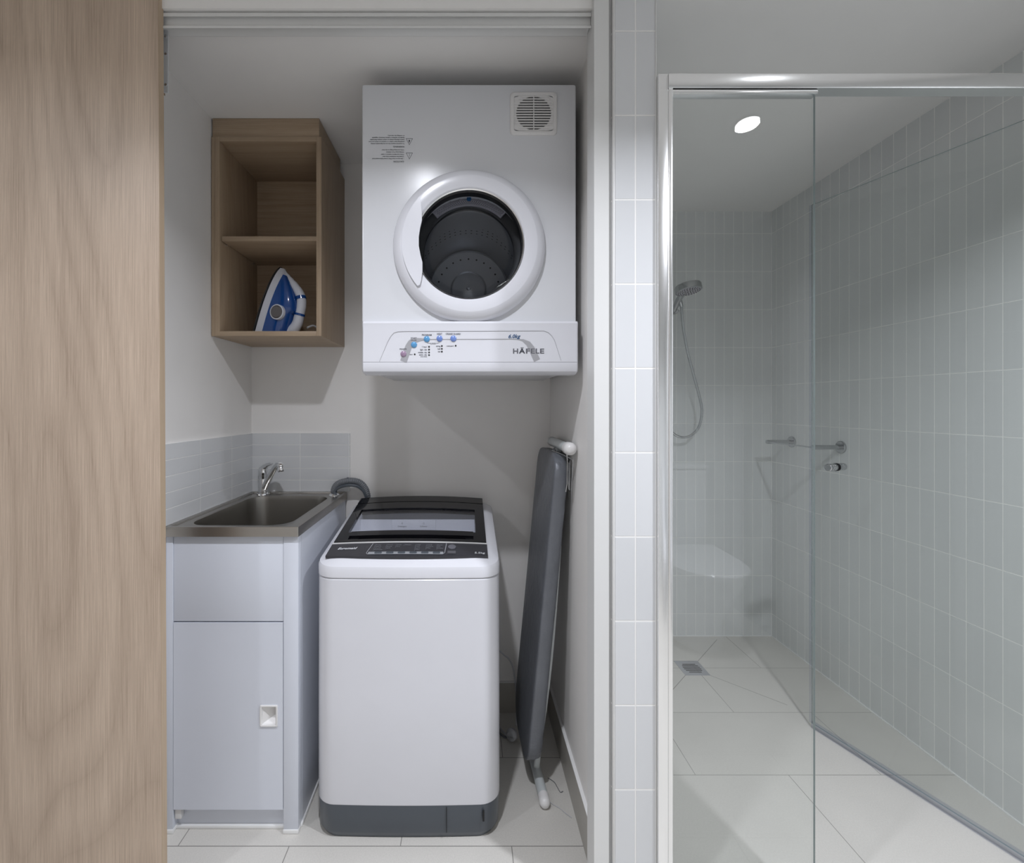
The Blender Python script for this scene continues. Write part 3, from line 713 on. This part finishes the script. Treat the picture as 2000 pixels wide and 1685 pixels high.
# cavity: white rear wall with dispenser drawer
yb = 1.600
obj('cavity_wall', B(-.372, .026, yb-.004, yb, .71, .813), ENAMEL2, t)
obj('tub_ring', loft(BM(), [[(-.172+.19*math.cos(2*PI*k/40), 1.54+.10*math.sin(2*PI*k/40), .715) for k in range(40)], [(-.172+.165*math.cos(2*PI*k/40), 1.54+.085*math.sin(2*PI*k/40), .66) for k in range(40)]], caps=False), ENAMEL2, t)
dw = obj('dispenser_drawer', B(-.262, -.110, yb-.007, yb-.004, .745, .812, bev=.001), ENAMEL2, t)
for tx, x in (('Detergent', -.226), ('Softener', -.151)):
    bm = BM(); text(bm, tx, .0075, facing(Vector((x, yb-.0075, .788))), 'CENTER')
    c3 = [(x-.003, .799), (x+.003, .799), (x, .805)]
    for i in range(3): strip(bm, [(c3[i][0], yb-.0075, c3[i][1]), (c3[(i+1) % 3][0], yb-.0075, c3[(i+1) % 3][1])], .0003, (0, .0002, 0))
    obj('compartment_lettering', bm, SILVER, dw)
# lid frame
def dbox(bm, u0, u1, v0, v1, h0, h1, n=14):
    rings = []
    for k in range(n+1):
        u = u0+(u1-u0)*k/n
        rings.append([dk(u, v0, h0), dk(u, v1, h0), dk(u, v1, h1), dk(u, v0, h1)])
    return loft(bm, rings)
bm = BM()
dbox(bm, -.228, .230, .074, .087, -.002, .010); dbox(bm, -.228, -.19, .087, .136, -.002, .010); dbox(bm, .192, .230, .087, .136, -.002, .010)
dbox(bm, -.19, .192, .087, .107, -.010, -.004); dbox(bm, -.19, .192, .106, .136, -.002, .0125)
dbox(bm, -.228, -.200, .136, .318, -.002, .010); dbox(bm, .199, .230, .136, .318, -.002, .010)
dbox(bm, -.228, .230, .318, .375, -.010, .010); dbox(bm, -.228, .230, .378, .432, -.012, .011)
lid = obj('lid', bm, BLACKG, t, angle=25)
obj('lid_window', dbox(BM(), -.2, .199, .136, .318, .003, .006), GLASS_LID, lid)
obj('lid_trim_line', dbox(BM(), -.231, .232, .0700, .0738, -.002, .0075), WPLASTIC, t)
bm = BM()
# control panel with slightly bowed front edge
rings = []
for k in range(25):
    q = k/24; u = -.232+.464*q; vf = .002-.010*(1-(2*q-1)**2)
    rings.append([dk(u, vf, -.004), dk(u, .070, -.003), dk(u, .070, .005), dk(u, vf, .0035)])
loft(bm, rings); cp = obj('control_panel', bm, CHAR, t, angle=25)
hp = .0052
def dpoly(bm, P, h): bm.faces.new([bm.verts.new(dk(u, v, h)) for u, v in P])
def dline(bm, P, wd_, h):
    for (a, b_) in zip(P[:-1], P[1:]):
        d = Vector((b_[0]-a[0], b_[1]-a[1])).normalized(); nx, ny = -d.y*wd_, d.x*wd_
        m_ = max(1, int(math.dist(a, b_)/.02))
        for j in range(m_):
            s0, s1 = j/m_, (j+1)/m_
            A = (a[0]+(b_[0]-a[0])*s0, a[1]+(b_[1]-a[1])*s0); E = (a[0]+(b_[0]-a[0])*s1, a[1]+(b_[1]-a[1])*s1)
            dpoly(bm, [(A[0]+nx, A[1]+ny), (A[0]-nx, A[1]-ny), (E[0]-nx, E[1]-ny), (E[0]+nx, E[1]+ny)], h)
bm = BM()
dline(bm, [(-.108, .068), (-.117, .012), (-.113, .004), (.102, .004), (.108, .012), (.111, .068)], .0010, hp); dline(bm, [(-.112, .011), (.104, .011)], .0065, hp)
scr = obj('display_surround', bm, SILVER, cp)
def dtext(bm, body, size, u, v, **k):
    "lettering laid on the curved deck"
    n0 = len(bm.verts); text(bm, body, size, Matrix.Identity(4), **k); bm.verts.ensure_lookup_table()
    for q in bm.verts[n0:]: q.co = dk(u+q.co.x, v+q.co.y, hp+.0006+q.co.z)
for k in range(6):
    u = -.083+k*.0335
    bm = BM(); P = rrect(u-.0105, u+.0105, .0065, .0155, .003, 3)
    loft(bm, [[dk(a, b_, hp-.001) for a, b_ in P], [dk(a, b_, hp+.0012) for a, b_ in P]]); obj('function_button', bm, BASEG, cp)
bm = BM(); P = [(.128+.0115*math.cos(2*PI*k/24), .046+.013*math.sin(2*PI*k/24)) for k in range(24)]
loft(bm, [[dk(a, b_, hp-.001) for a, b_ in P], [dk(a, b_, hp+.0014) for a, b_ in P]]); obj('power_button', bm, mat('button_grey', (.13, .13, .15), .3), cp)
bm = BM(); P = rrect(.116, .140, .008, .022, .001, 2); loft(bm, [[dk(a, b_, hp-.001) for a, b_ in P], [dk(a, b_, hp+.001) for a, b_ in P]]); obj('start_button', bm, mat('button_grey_dark', (.10, .10, .11), .3), cp)
bm = BM()
dtext(bm, 'Euromaid', .0165, -.206, .034, shear=.3, bold=.0003, fit=.056); obj('brand_lettering', bm, PRINTW, cp)
bm = BM(); dtext(bm, '5.5kg', .0135, .194, .010, shear=.1, fit=.030, bold=.0001); obj('capacity_lettering', bm, PRINTW, cp)
bm = BM(); random.seed(3)
for u, rows in ((-.098, ('Fuzzy', 'Heavy', 'Quick', 'Delicate')), (-.064, ('Wash', 'Rinse', 'Spin')), (-.036, ('Soak', 'Dry')), (-.012, ('Water',)), (.022, ('High', 'Mid', 'Low', 'Mini')), (.054, ('Cold', 'Warm', 'Mix')), (.086, ('Lock', 'Air', 'Delay'))):
    for i, r in enumerate(rows): dtext(bm, r, .0072, u, .053-.0092*i)
    dline(bm, [(u-.002, .060), (u-.002, .058-.0092*len(rows))], .0003, hp+.0002)
obj('programme_lettering', bm, mat('dim_print', (.22, .23, .25), .5), cp)

# drain hose hooked over the rear corner of the tub
hpth = [at(653, 964, 1.755), at(652, 957, 1.755), at(657, 947, 1.755), at(668, 941, 1.757), at(684, 938.5, 1.76), at(700, 941, 1.765), at(711, 950, 1.77), at(717, 964, 1.775), at(718, 985, 1.782), at(716, 1030, 1.785), at(712, 1150, 1.785)]
t = thing('drain_hose', 'grey corrugated drain hose arching from tub corner to washing machine', 'hose', hpth[0])
pp = spline(hpth, 14); rs = [.0118+(.0009 if i % 3 == 0 else -.0005) for i in range(len(pp))]
obj('corrugated_tube', tube(BM(), pp, rs, 14), HOSE, t)
gd = [p+Vector((.0, -.006, -.016)) for p in spline(hpth[1:8], 4)]
gd[0] = hpth[0]+Vector((.012, -.006, .001))
obj('hose_guide', tube(BM(), gd, .0065, 10), BASEG, t)
obj('guide_clip', lathe(BM(), [(0, .012), (.005, .010), (.006, 0)], at(679, 938, 1.758), (0, 0, 1), n=12), BASEG, t)
q = at(653, 967, 1.755); obj('chrome_collar', lathe(BM(), [(.010, .008), (.013, .008), (.020, .003), (.021, 0)], (q.x, q.y, tz-.0045), (0, 0, 1), n=28), CHROME, t)

# power lead and plug beside the machine
f0 = .006
lead = [(.103, 1.765, .30), (.108, 1.765, .285), (.135, 1.75, .262), (.165, 1.75, .235), (.18, 1.74, .19), (.185, 1.70, .12), (.18, 1.66, .05)]
t = thing('power_lead', 'pale grey power lead and plug on floor behind the ironing board', 'cable', (.15, 1.66, 0))
obj('lead', tube(BM(), [Vector(q) for q in lead], .003, 8, smooth=6), CABLE, t)
c = [(.104, 1.775, .022), (.12, 1.71, .010), (.15, 1.64, .020), (.165, 1.62, .030)]
obj('lead', tube(BM(), [Vector(q) for q in c], .0035, 8, smooth=5), CABLE, t)
c = [(.103, 1.765, .006), (.11, 1.70, .006), (.14, 1.66, .006), (.165, 1.665, .012)]
obj('lead', tube(BM(), [Vector(q) for q in c], .0035, 8, smooth=5), HOSE, t)
q = Vector((.163, 1.65, .022))
pl = obj('plug', lathe(BM(), [(0, -.012), (.014, -.012), (.020, -.006), (.021, .006), (.012, .014), (0, .015)], q, (-.6, -.7, .3), n=20), CABLE, t)

# ================================================================ IRONING BOARD
t = thing('ironing_board', 'folded ironing board with charcoal cover leaning on the right wall', 'ironing board', (.20, 1.50, 0))
def bxp(z, y): return .1745+.0942*z-.010*(y-1.40)/.29
# outline in (y,z)
L0, L1 = .085, 1.062; y0b, y1b = 1.400, 1.690
P = rrect(y0b, y1b, L0, L1, [.05, .075, .075, .10], 8)
Q = []
for k in range(len(P)):
    a, b_ = P[k], P[(k+1) % len(P)]; Q.append(a)
    n_ = int(math.dist(a, b_)/.03)
    for j in range(1, n_): Q.append((a[0]+(b_[0]-a[0])*j/n_, a[1]+(b_[1]-a[1])*j/n_))
ycx, zcx = (y0b+y1b)/2, (L0+L1)/2
def bring(ins, xo, wob=0):
    out = []
    for k, (y, z) in enumerate(Q):
        # the near edge narrows a little towards the bottom
        ky = 1-ins/((y1b-y0b)/2); kz = 1-ins/((L1-L0)/2)
        Y = ycx+(y-ycx)*ky; Z = zcx+(z-zcx)*kz
        wv = wob*(math.sin(k*2.1)+.6*math.sin(k*3.7+1))
        out.append((bxp(Z, Y)+xo+wv, Y+(wv*.4), Z))
    return out
bm = BM(); loft(bm, [bring(.04, .0005), bring(.006, 0), bring(.002, .0015, .0002), bring(0, .006, .0004), bring(.001, .028, .0012), bring(.004, .041, .0022), bring(.012, .044, .001)])
obj('padded_cover', bm, FABRIC, t, angle=80)
def leg(bm_, a, b_, r): return tube(bm_, [a, b_], r, 16)
# foot bar at the floor and its leg
xf = .2345; rt = .0135
p1, p2 = Vector((xf, 1.385, .0165)), Vector((xf-.012, 1.600, .0165))
fb = obj('foot_bar', tube(BM(), [p1, p2], .0155, 18), TUBEW, t)
obj('end_cap', lathe(BM(), [(0, .020), (.006, .0195), (.012, .016), (.016, .008), (.0165, 0), (.0165, -.018)], p1+Vector((0, -.004, 0)), (0, -1, 0), n=24), WPLASTIC, fb)
obj('end_cap', lathe(BM(), [(0, .020), (.006, .0195), (.012, .016), (.016, .008), (.0165, 0), (.0165, -.018)], p2+Vector((0, .004, 0)), (0, 1, 0), n=24), WPLASTIC, fb)
obj('leg', tube(BM(), [Vector((xf-.006, 1.500, .0165)), Vector((.232, 1.470, .12)), Vector((.262, 1.45, .40)), Vector((.289, 1.45, .75)), Vector((.311, 1.50, 1.0))], .010, 14, smooth=4), TUBEW, t)
# foot bar at the top
p1, p2 = Vector((.3065, 1.362, 1.083)), Vector((.3065, 1.66, 1.083))
fb = obj('foot_bar', tube(BM(), [p1, p2], .0155, 18), TUBEW, t)
obj('end_cap', lathe(BM(), [(0, .020), (.007, .0195), (.013, .016), (.0185, .008), (.0195, 0), (.0190, -.026)], p1+Vector((0, -.004, 0)), (0, -1, 0), n=24), WPLASTIC, fb)
obj('end_cap', lathe(BM(), [(0, .012), (.013, .010), (.0165, 0), (.0165, -.02)], p2, (0, 1, 0), n=24), WPLASTIC, fb)
obj('leg', tube(BM(), [Vector((.3065, 1.52, 1.083)), Vector((.300, 1.53, .9)), Vector((.262, 1.54, .5)), Vector((.235, 1.55, .2))], .010, 14, smooth=4), TUBEW, t)
# wire iron rest
bm = BM(); wr = .0018; D = 1.40
a = at(1083, 874, 1.50); bq = at(1085, 881, 1.48)
tube(bm, [at(1078, 880, 1.5), at(1095, 886, 1.44), at(1108, 892, 1.39), at(1119, 897.5, 1.36), at(1119, 902, 1.36), at(1115.5, 957, 1.385), at(1112, 957, 1.39), at(1113, 900, 1.37)], wr, 8)
tube(bm, [at(1107, 886, 1.37), at(1108, 900, 1.375), at(1107.5, 945, 1.385), at(1105, 960, 1.39)], wr, 8)
tube(bm, [at(1110, 903, 1.385), at(1111, 955, 1.395)], wr, 8)
tube(bm, [at(1084, 872, 1.52), at(1080, 879, 1.50), at(1082, 882, 1.49), at(1085, 872, 1.51)], wr, 8)
obj('wire_rest', bm, CHROME_D, t)
# loose threads of the cover on the floor
for pts, nm in (([(1071, 1520), (1082, 1528), (1090, 1540), (1094, 1548), (1099, 1546)], 'dark'), ([(1073, 1565), (1082, 1572), (1093, 1580), (1104, 1588), (1118, 1598)], 'pale')):
    P = []
    for k, (px, py) in enumerate(pts):
        d = F*H/(py-VY); p = at(px, py, d); p.z = .0022; P.append(p+Vector((random.uniform(-.003, .003), 0, 0)))
    tag(obj('loose_thread', tube(BM(), P, .0009, 6, smooth=4), CABLE if nm == 'pale' else HOSE),
        'pale frayed thread on tiles in front of ironing board foot' if nm == 'pale' else 'dark frayed thread on tiles right of ironing board foot', 'thread')

# ================================================================ SHOWER SCREEN
gx0_, gx1_ = .4858, .826
ztr, zbr = 1.9925, 1.957
t = thing('shower_screen', 'fixed clear glass shower screen in a bright aluminium frame', 'shower screen', (.65, PY, 0))
obj('frame_post', B(.4500, .4740, PY-.010, PY+.022, 0, ztr, bev=.002), SATIN, t)
obj('frame_post', B(.4738, .4858, PY-.011, PY+.014, 0, zbr+.002, bev=.004, seg=4), SATIN, t)
bm = BM()
prof = [(PY-.012, zbr), (PY-.014, zbr+.004), (PY-.014, ztr-.004), (PY-.011, ztr), (PY+.016, ztr), (PY+.018, ztr-.004), (PY+.018, zbr)]
loft(bm, [[(x, y, z) for y, z in prof] for x in (.4738, SX)]); obj('head_rail', bm, SATIN, t)
obj('glass_channel', B(.4790, .8275, PY-.009, PY+.013, zbr-.0105, zbr-.0015, bev=.002), SATIN, t)
obj('shadow_gap', B(.4790, .8275, PY-.006, PY+.010, zbr-.0016, zbr+.001), RUBBER, t)
bm = BM(); box(bm, gx0_-.003, gx1_, PY-.001, PY+.005, .012, zbr-.006, mi=0)
for f in bm.faces:
    if abs(f.normal.x) > .9 or abs(f.normal.z) > .9: pass
bm.normal_update()
for f in bm.faces:
    if abs(f.normal.x) > .9: f.material_index = 1
obj('glass_pane', bm, [GLASS, GLASS_E], t)
obj('bottom_channel', B(.4790, .8275, PY-.006, PY+.010, 0, .013, bev=.001), SATIN, t)
obj('wall_post', B(1.560, SX-.001, PY-.010, PY+.018, 0, ztr-.036, bev=.002), SATIN, t)

# hinged glass door, swung inwards
hg = Vector((1.514, 1.095, 0)); fe = Vector((1.299, 1.717, 0))
dv = (fe-hg).normalized(); nv = Vector((dv.y, -dv.x, 0)); nv = nv if nv.x < 0 else -nv
t = thing('shower_door', 'frameless glass shower door swung open into the tiled shower', 'door', hg)
Lg = (fe-hg).length
def gbox(bm, s0, s1, n0, n1, z0, z1):
    A = [hg+dv*s+nv*n_ for s, n_ in ((s0, n0), (s1, n0), (s1, n1), (s0, n1))]
    return loft(bm, [[a+Vector((0, 0, z0)) for a in A], [a+Vector((0, 0, z1)) for a in A]])
bm = gbox(BM(), 0, Lg, -.003, .003, .018, 1.967); bm.normal_update()
for f in bm.faces:
    if abs(f.normal.dot(nv)) < .5: f.material_index = 1
obj('glass_pane', bm, [GLASS, GLASS_E], t)
obj('edge_seal', gbox(BM(), Lg, Lg+.008, -.004, .004, .018, 1.967), SEAL, t)
obj('bottom_seal', gbox(BM(), 0, Lg, -.005, .005, .002, .026), SEAL, t)
obj('drip_rail', gbox(BM(), 0, Lg, .0052, .0062, .004, .028), SATIN, t) if False else None
kz = .991; kp = hg+dv*(Lg-.082)+Vector((0, 0, kz))
kn = obj('door_knob', lathe(BM(), [(0, .042), (.011, .042), (.0130, .040), (.0130, .029), (.0122, .028), (.0130, .027), (.0130, .020), (.0122, .019), (.0130, .018), (.0130, .0035), (0, .0035)], kp, nv, n=28), CHROME_D, t)
obj('door_knob', lathe(BM(), [(0, .042), (.011, .042), (.0130, .040), (.0130, .029), (.0122, .028), (.0130, .027), (.0130, .020), (.0122, .019), (.0130, .018), (.0130, .0035), (0, .0035)], kp, -nv, n=28), CHROME_D, t)
for s_ in (1, -1): obj('knob_washer', lathe(BM(), [(0, .0031), (.0142, .0031), (.0142, .0052), (0, .0052)], kp, nv*s_, n=28), RUBBER, t)
for z in (.25, 1.72):
    bm = gbox(BM(), -.045, .05, -.010, .010, z-.045, z+.045); obj('hinge', bm, CHROME, t)

# ================================================================ SHOWER FITTINGS
wl = SY
t = thing('hand_shower', 'chrome hand shower on a wall rail with round head and hanging hose', 'shower', (1.032, SY, .9))
rx = 1.030; ry = SY-.055
obj('slide_rail', tube(BM(), [(rx, ry, 1.10), (rx, ry, 1.85)], .010, 16), CHROME_D, t)
for z in (1.12, 1.83): obj('rail_mount', tube(BM(), [(rx, SY, z), (rx, ry, z)], .011, 16), CHROME_D, t)
hb = at(1317, 607, 2.29)
obj('slider', tube(BM(), [(rx-.022, ry, hb.z), (rx+.022, ry, hb.z)], .017, 18), CHROME_D, t)
obj('holder', tube(BM(), [(rx+.010, ry, hb.z), (rx+.03, ry-.02, hb.z), at(1322, 607, 2.28)], .011, 16), CHROME_D, t)
h0, h1, h2 = at(1316.5, 606, 2.28), at(1325, 586, 2.24), at(1336, 570, 2.19)
obj('handset_grip', tube(BM(), [h0, h1, at(1331, 576, 2.21), h2], [.0125, .0135, .015, .017], 16, smooth=1), CHROME_D, t)
hc = at(1345.5, 569, 2.15); ax = Vector((.10, -.16, -1)).normalized()
hd = obj('shower_head', lathe(BM(), [(0, -.034), (.048, -.034), (.056, -.031), (.059, -.025), (.059, -.002), (.056, 0), (0, 0)], hc, ax, n=48), CHROME_D, t)
obj('spray_plate', lathe(BM(), [(0, .0012), (.052, .0012), (.0525, 0)], hc, ax, n=40), GREYP, hd)
bm = BM(); a_, b_ = frame_at(ax)
for rr_, nn in ((.008, 5), (.018, 10), (.028, 15), (.038, 20), (.047, 25)):
    for k in range(nn):
        q = 2*PI*k/nn+rr_*40; lathe(bm, [(0, .004), (.0016, .0035), (.0022, .001)], hc+a_*math.cos(q)*rr_+b_*math.sin(q)*rr_, ax, n=7)
obj('spray_nozzle', bm, RUBBER, hd)
hp_ = [(1331, 592, 2.255), (1333, 630, 2.27), (1342, 683, 2.29), (1356, 737, 2.31), (1368, 783, 2.32), (1370.5, 808, 2.32), (1364.5, 834, 2.325), (1351, 849, 2.33), (1336, 854, 2.335), (1322, 851, 2.34), (1311, 842, 2.35), (1300, 826, 2.37), (1296, 812, 2.395)]
pp = spline([at(*q) for q in hp_], 12); rs = [.0062+(.0005 if i % 2 else 0) for i in range(len(pp))]
obj('hose', tube(BM(), pp, rs, 10), CHROME_D, t)
obj('hose_collar', tube(BM(), [at(1327, 582, 2.243), at(1331, 598, 2.258)], [.010, .0085], 14), CHROME_D, t)

# towel rail: two posts and a thin bar on the right wall of the shower
t = thing('towel_rail', 'short chrome towel rail with two round wall posts beyond shower door', 'towel rail', (SX, 2.1, 1.034))
for y in (2.25, 1.954):
    obj('wall_rose', lathe(BM(), [(0, .008), (.024, .008), (.0265, .006), (.027, 0)], (SX, y, 1.034), (-1, 0, 0), n=32), CHROME_D, t)
    obj('post', tube(BM(), [(SX-.006, y, 1.034), (SX-.126, y, 1.034)], .0095, 18), CHROME_D, t)
obj('bar', B(SX-.1285, SX-.118, 1.955, 2.25, 1.030, 1.036, bev=.001), CHROME_D, t)

# floor waste
t = thing('floor_drain', 'square stainless floor drain with oval slotted grate in shower floor', 'drain', (1.038, 2.107, 0))
obj('drain_frame', B(.982, 1.094, 2.050, 2.165, 0, .0022, bev=.0006), mat('drain_steel', (.55, .56, .6), .35, .8), t)
for k in range(6):
    y = 2.135-k*.0125; hl = (.036, .044, .047, .047, .044, .034)[k]*.85
    obj('drain_slot', prism(BM(), XY(rrect(1.038-hl, 1.038+hl, y-.0025, y+.0025, .0024, 3), .0020), (0, 0, .0008)), DARKHOLE, t)

# ================================================================ TOILET (shows as a reflection in the fixed glass)
tcx = 1.20
t = thing('toilet', 'white close-coupled toilet, visible as a reflection in the fixed shower glass', 'toilet', (tcx, -.30, 0))
def dshape(wd_, y0, y1, z, n=36):
    out = []
    for k in range(n):
        q = 2*PI*k/n; c_, s_ = math.cos(q), math.sin(q)
        y = (y1-.22)+.22*s_ if s_ > 0 else (y1-.22)-(y1-.22-y0)*min(1, abs(s_)*1.35)
        x = wd_*c_ if s_ > 0 else wd_*(1 if c_ > 0 else -1)*min(1, abs(c_)*1.8)
        out.append((tcx+x, y, z))
    return out
y0t, y1t = -.40, .085
obj('pan', loft(BM(), [dshape(.13, -.55, -.06, 0), dshape(.125, -.55, -.07, .12), dshape(.15, -.5, .02, .28), dshape(.178, -.45, .075, .37), dshape(.182, -.44, .080, .395)]), PORC, t)
obj('seat_lid', loft(BM(), [dshape(.184, y0t, y1t, .396), dshape(.188, y0t, y1t+.003, .402), dshape(.188, y0t, y1t+.003, .425), dshape(.180, y0t, y1t-.004, .432)]), PORC, t)
ci = obj('cistern', B(tcx-.185, tcx+.185, RY0+.001, -.455, .38, .845, bev=.012, seg=3), PORC, t)
obj('cistern_lid', B(tcx-.19, tcx+.19, RY0+.001, -.448, .847, .872, bev=.008, seg=3), PORC, t)
obj('flush_button', lathe(BM(), [(0, .006), (.02, .006), (.024, 0)], (tcx, -.535, .872), (0, 0, 1), n=24), CHROME, t)
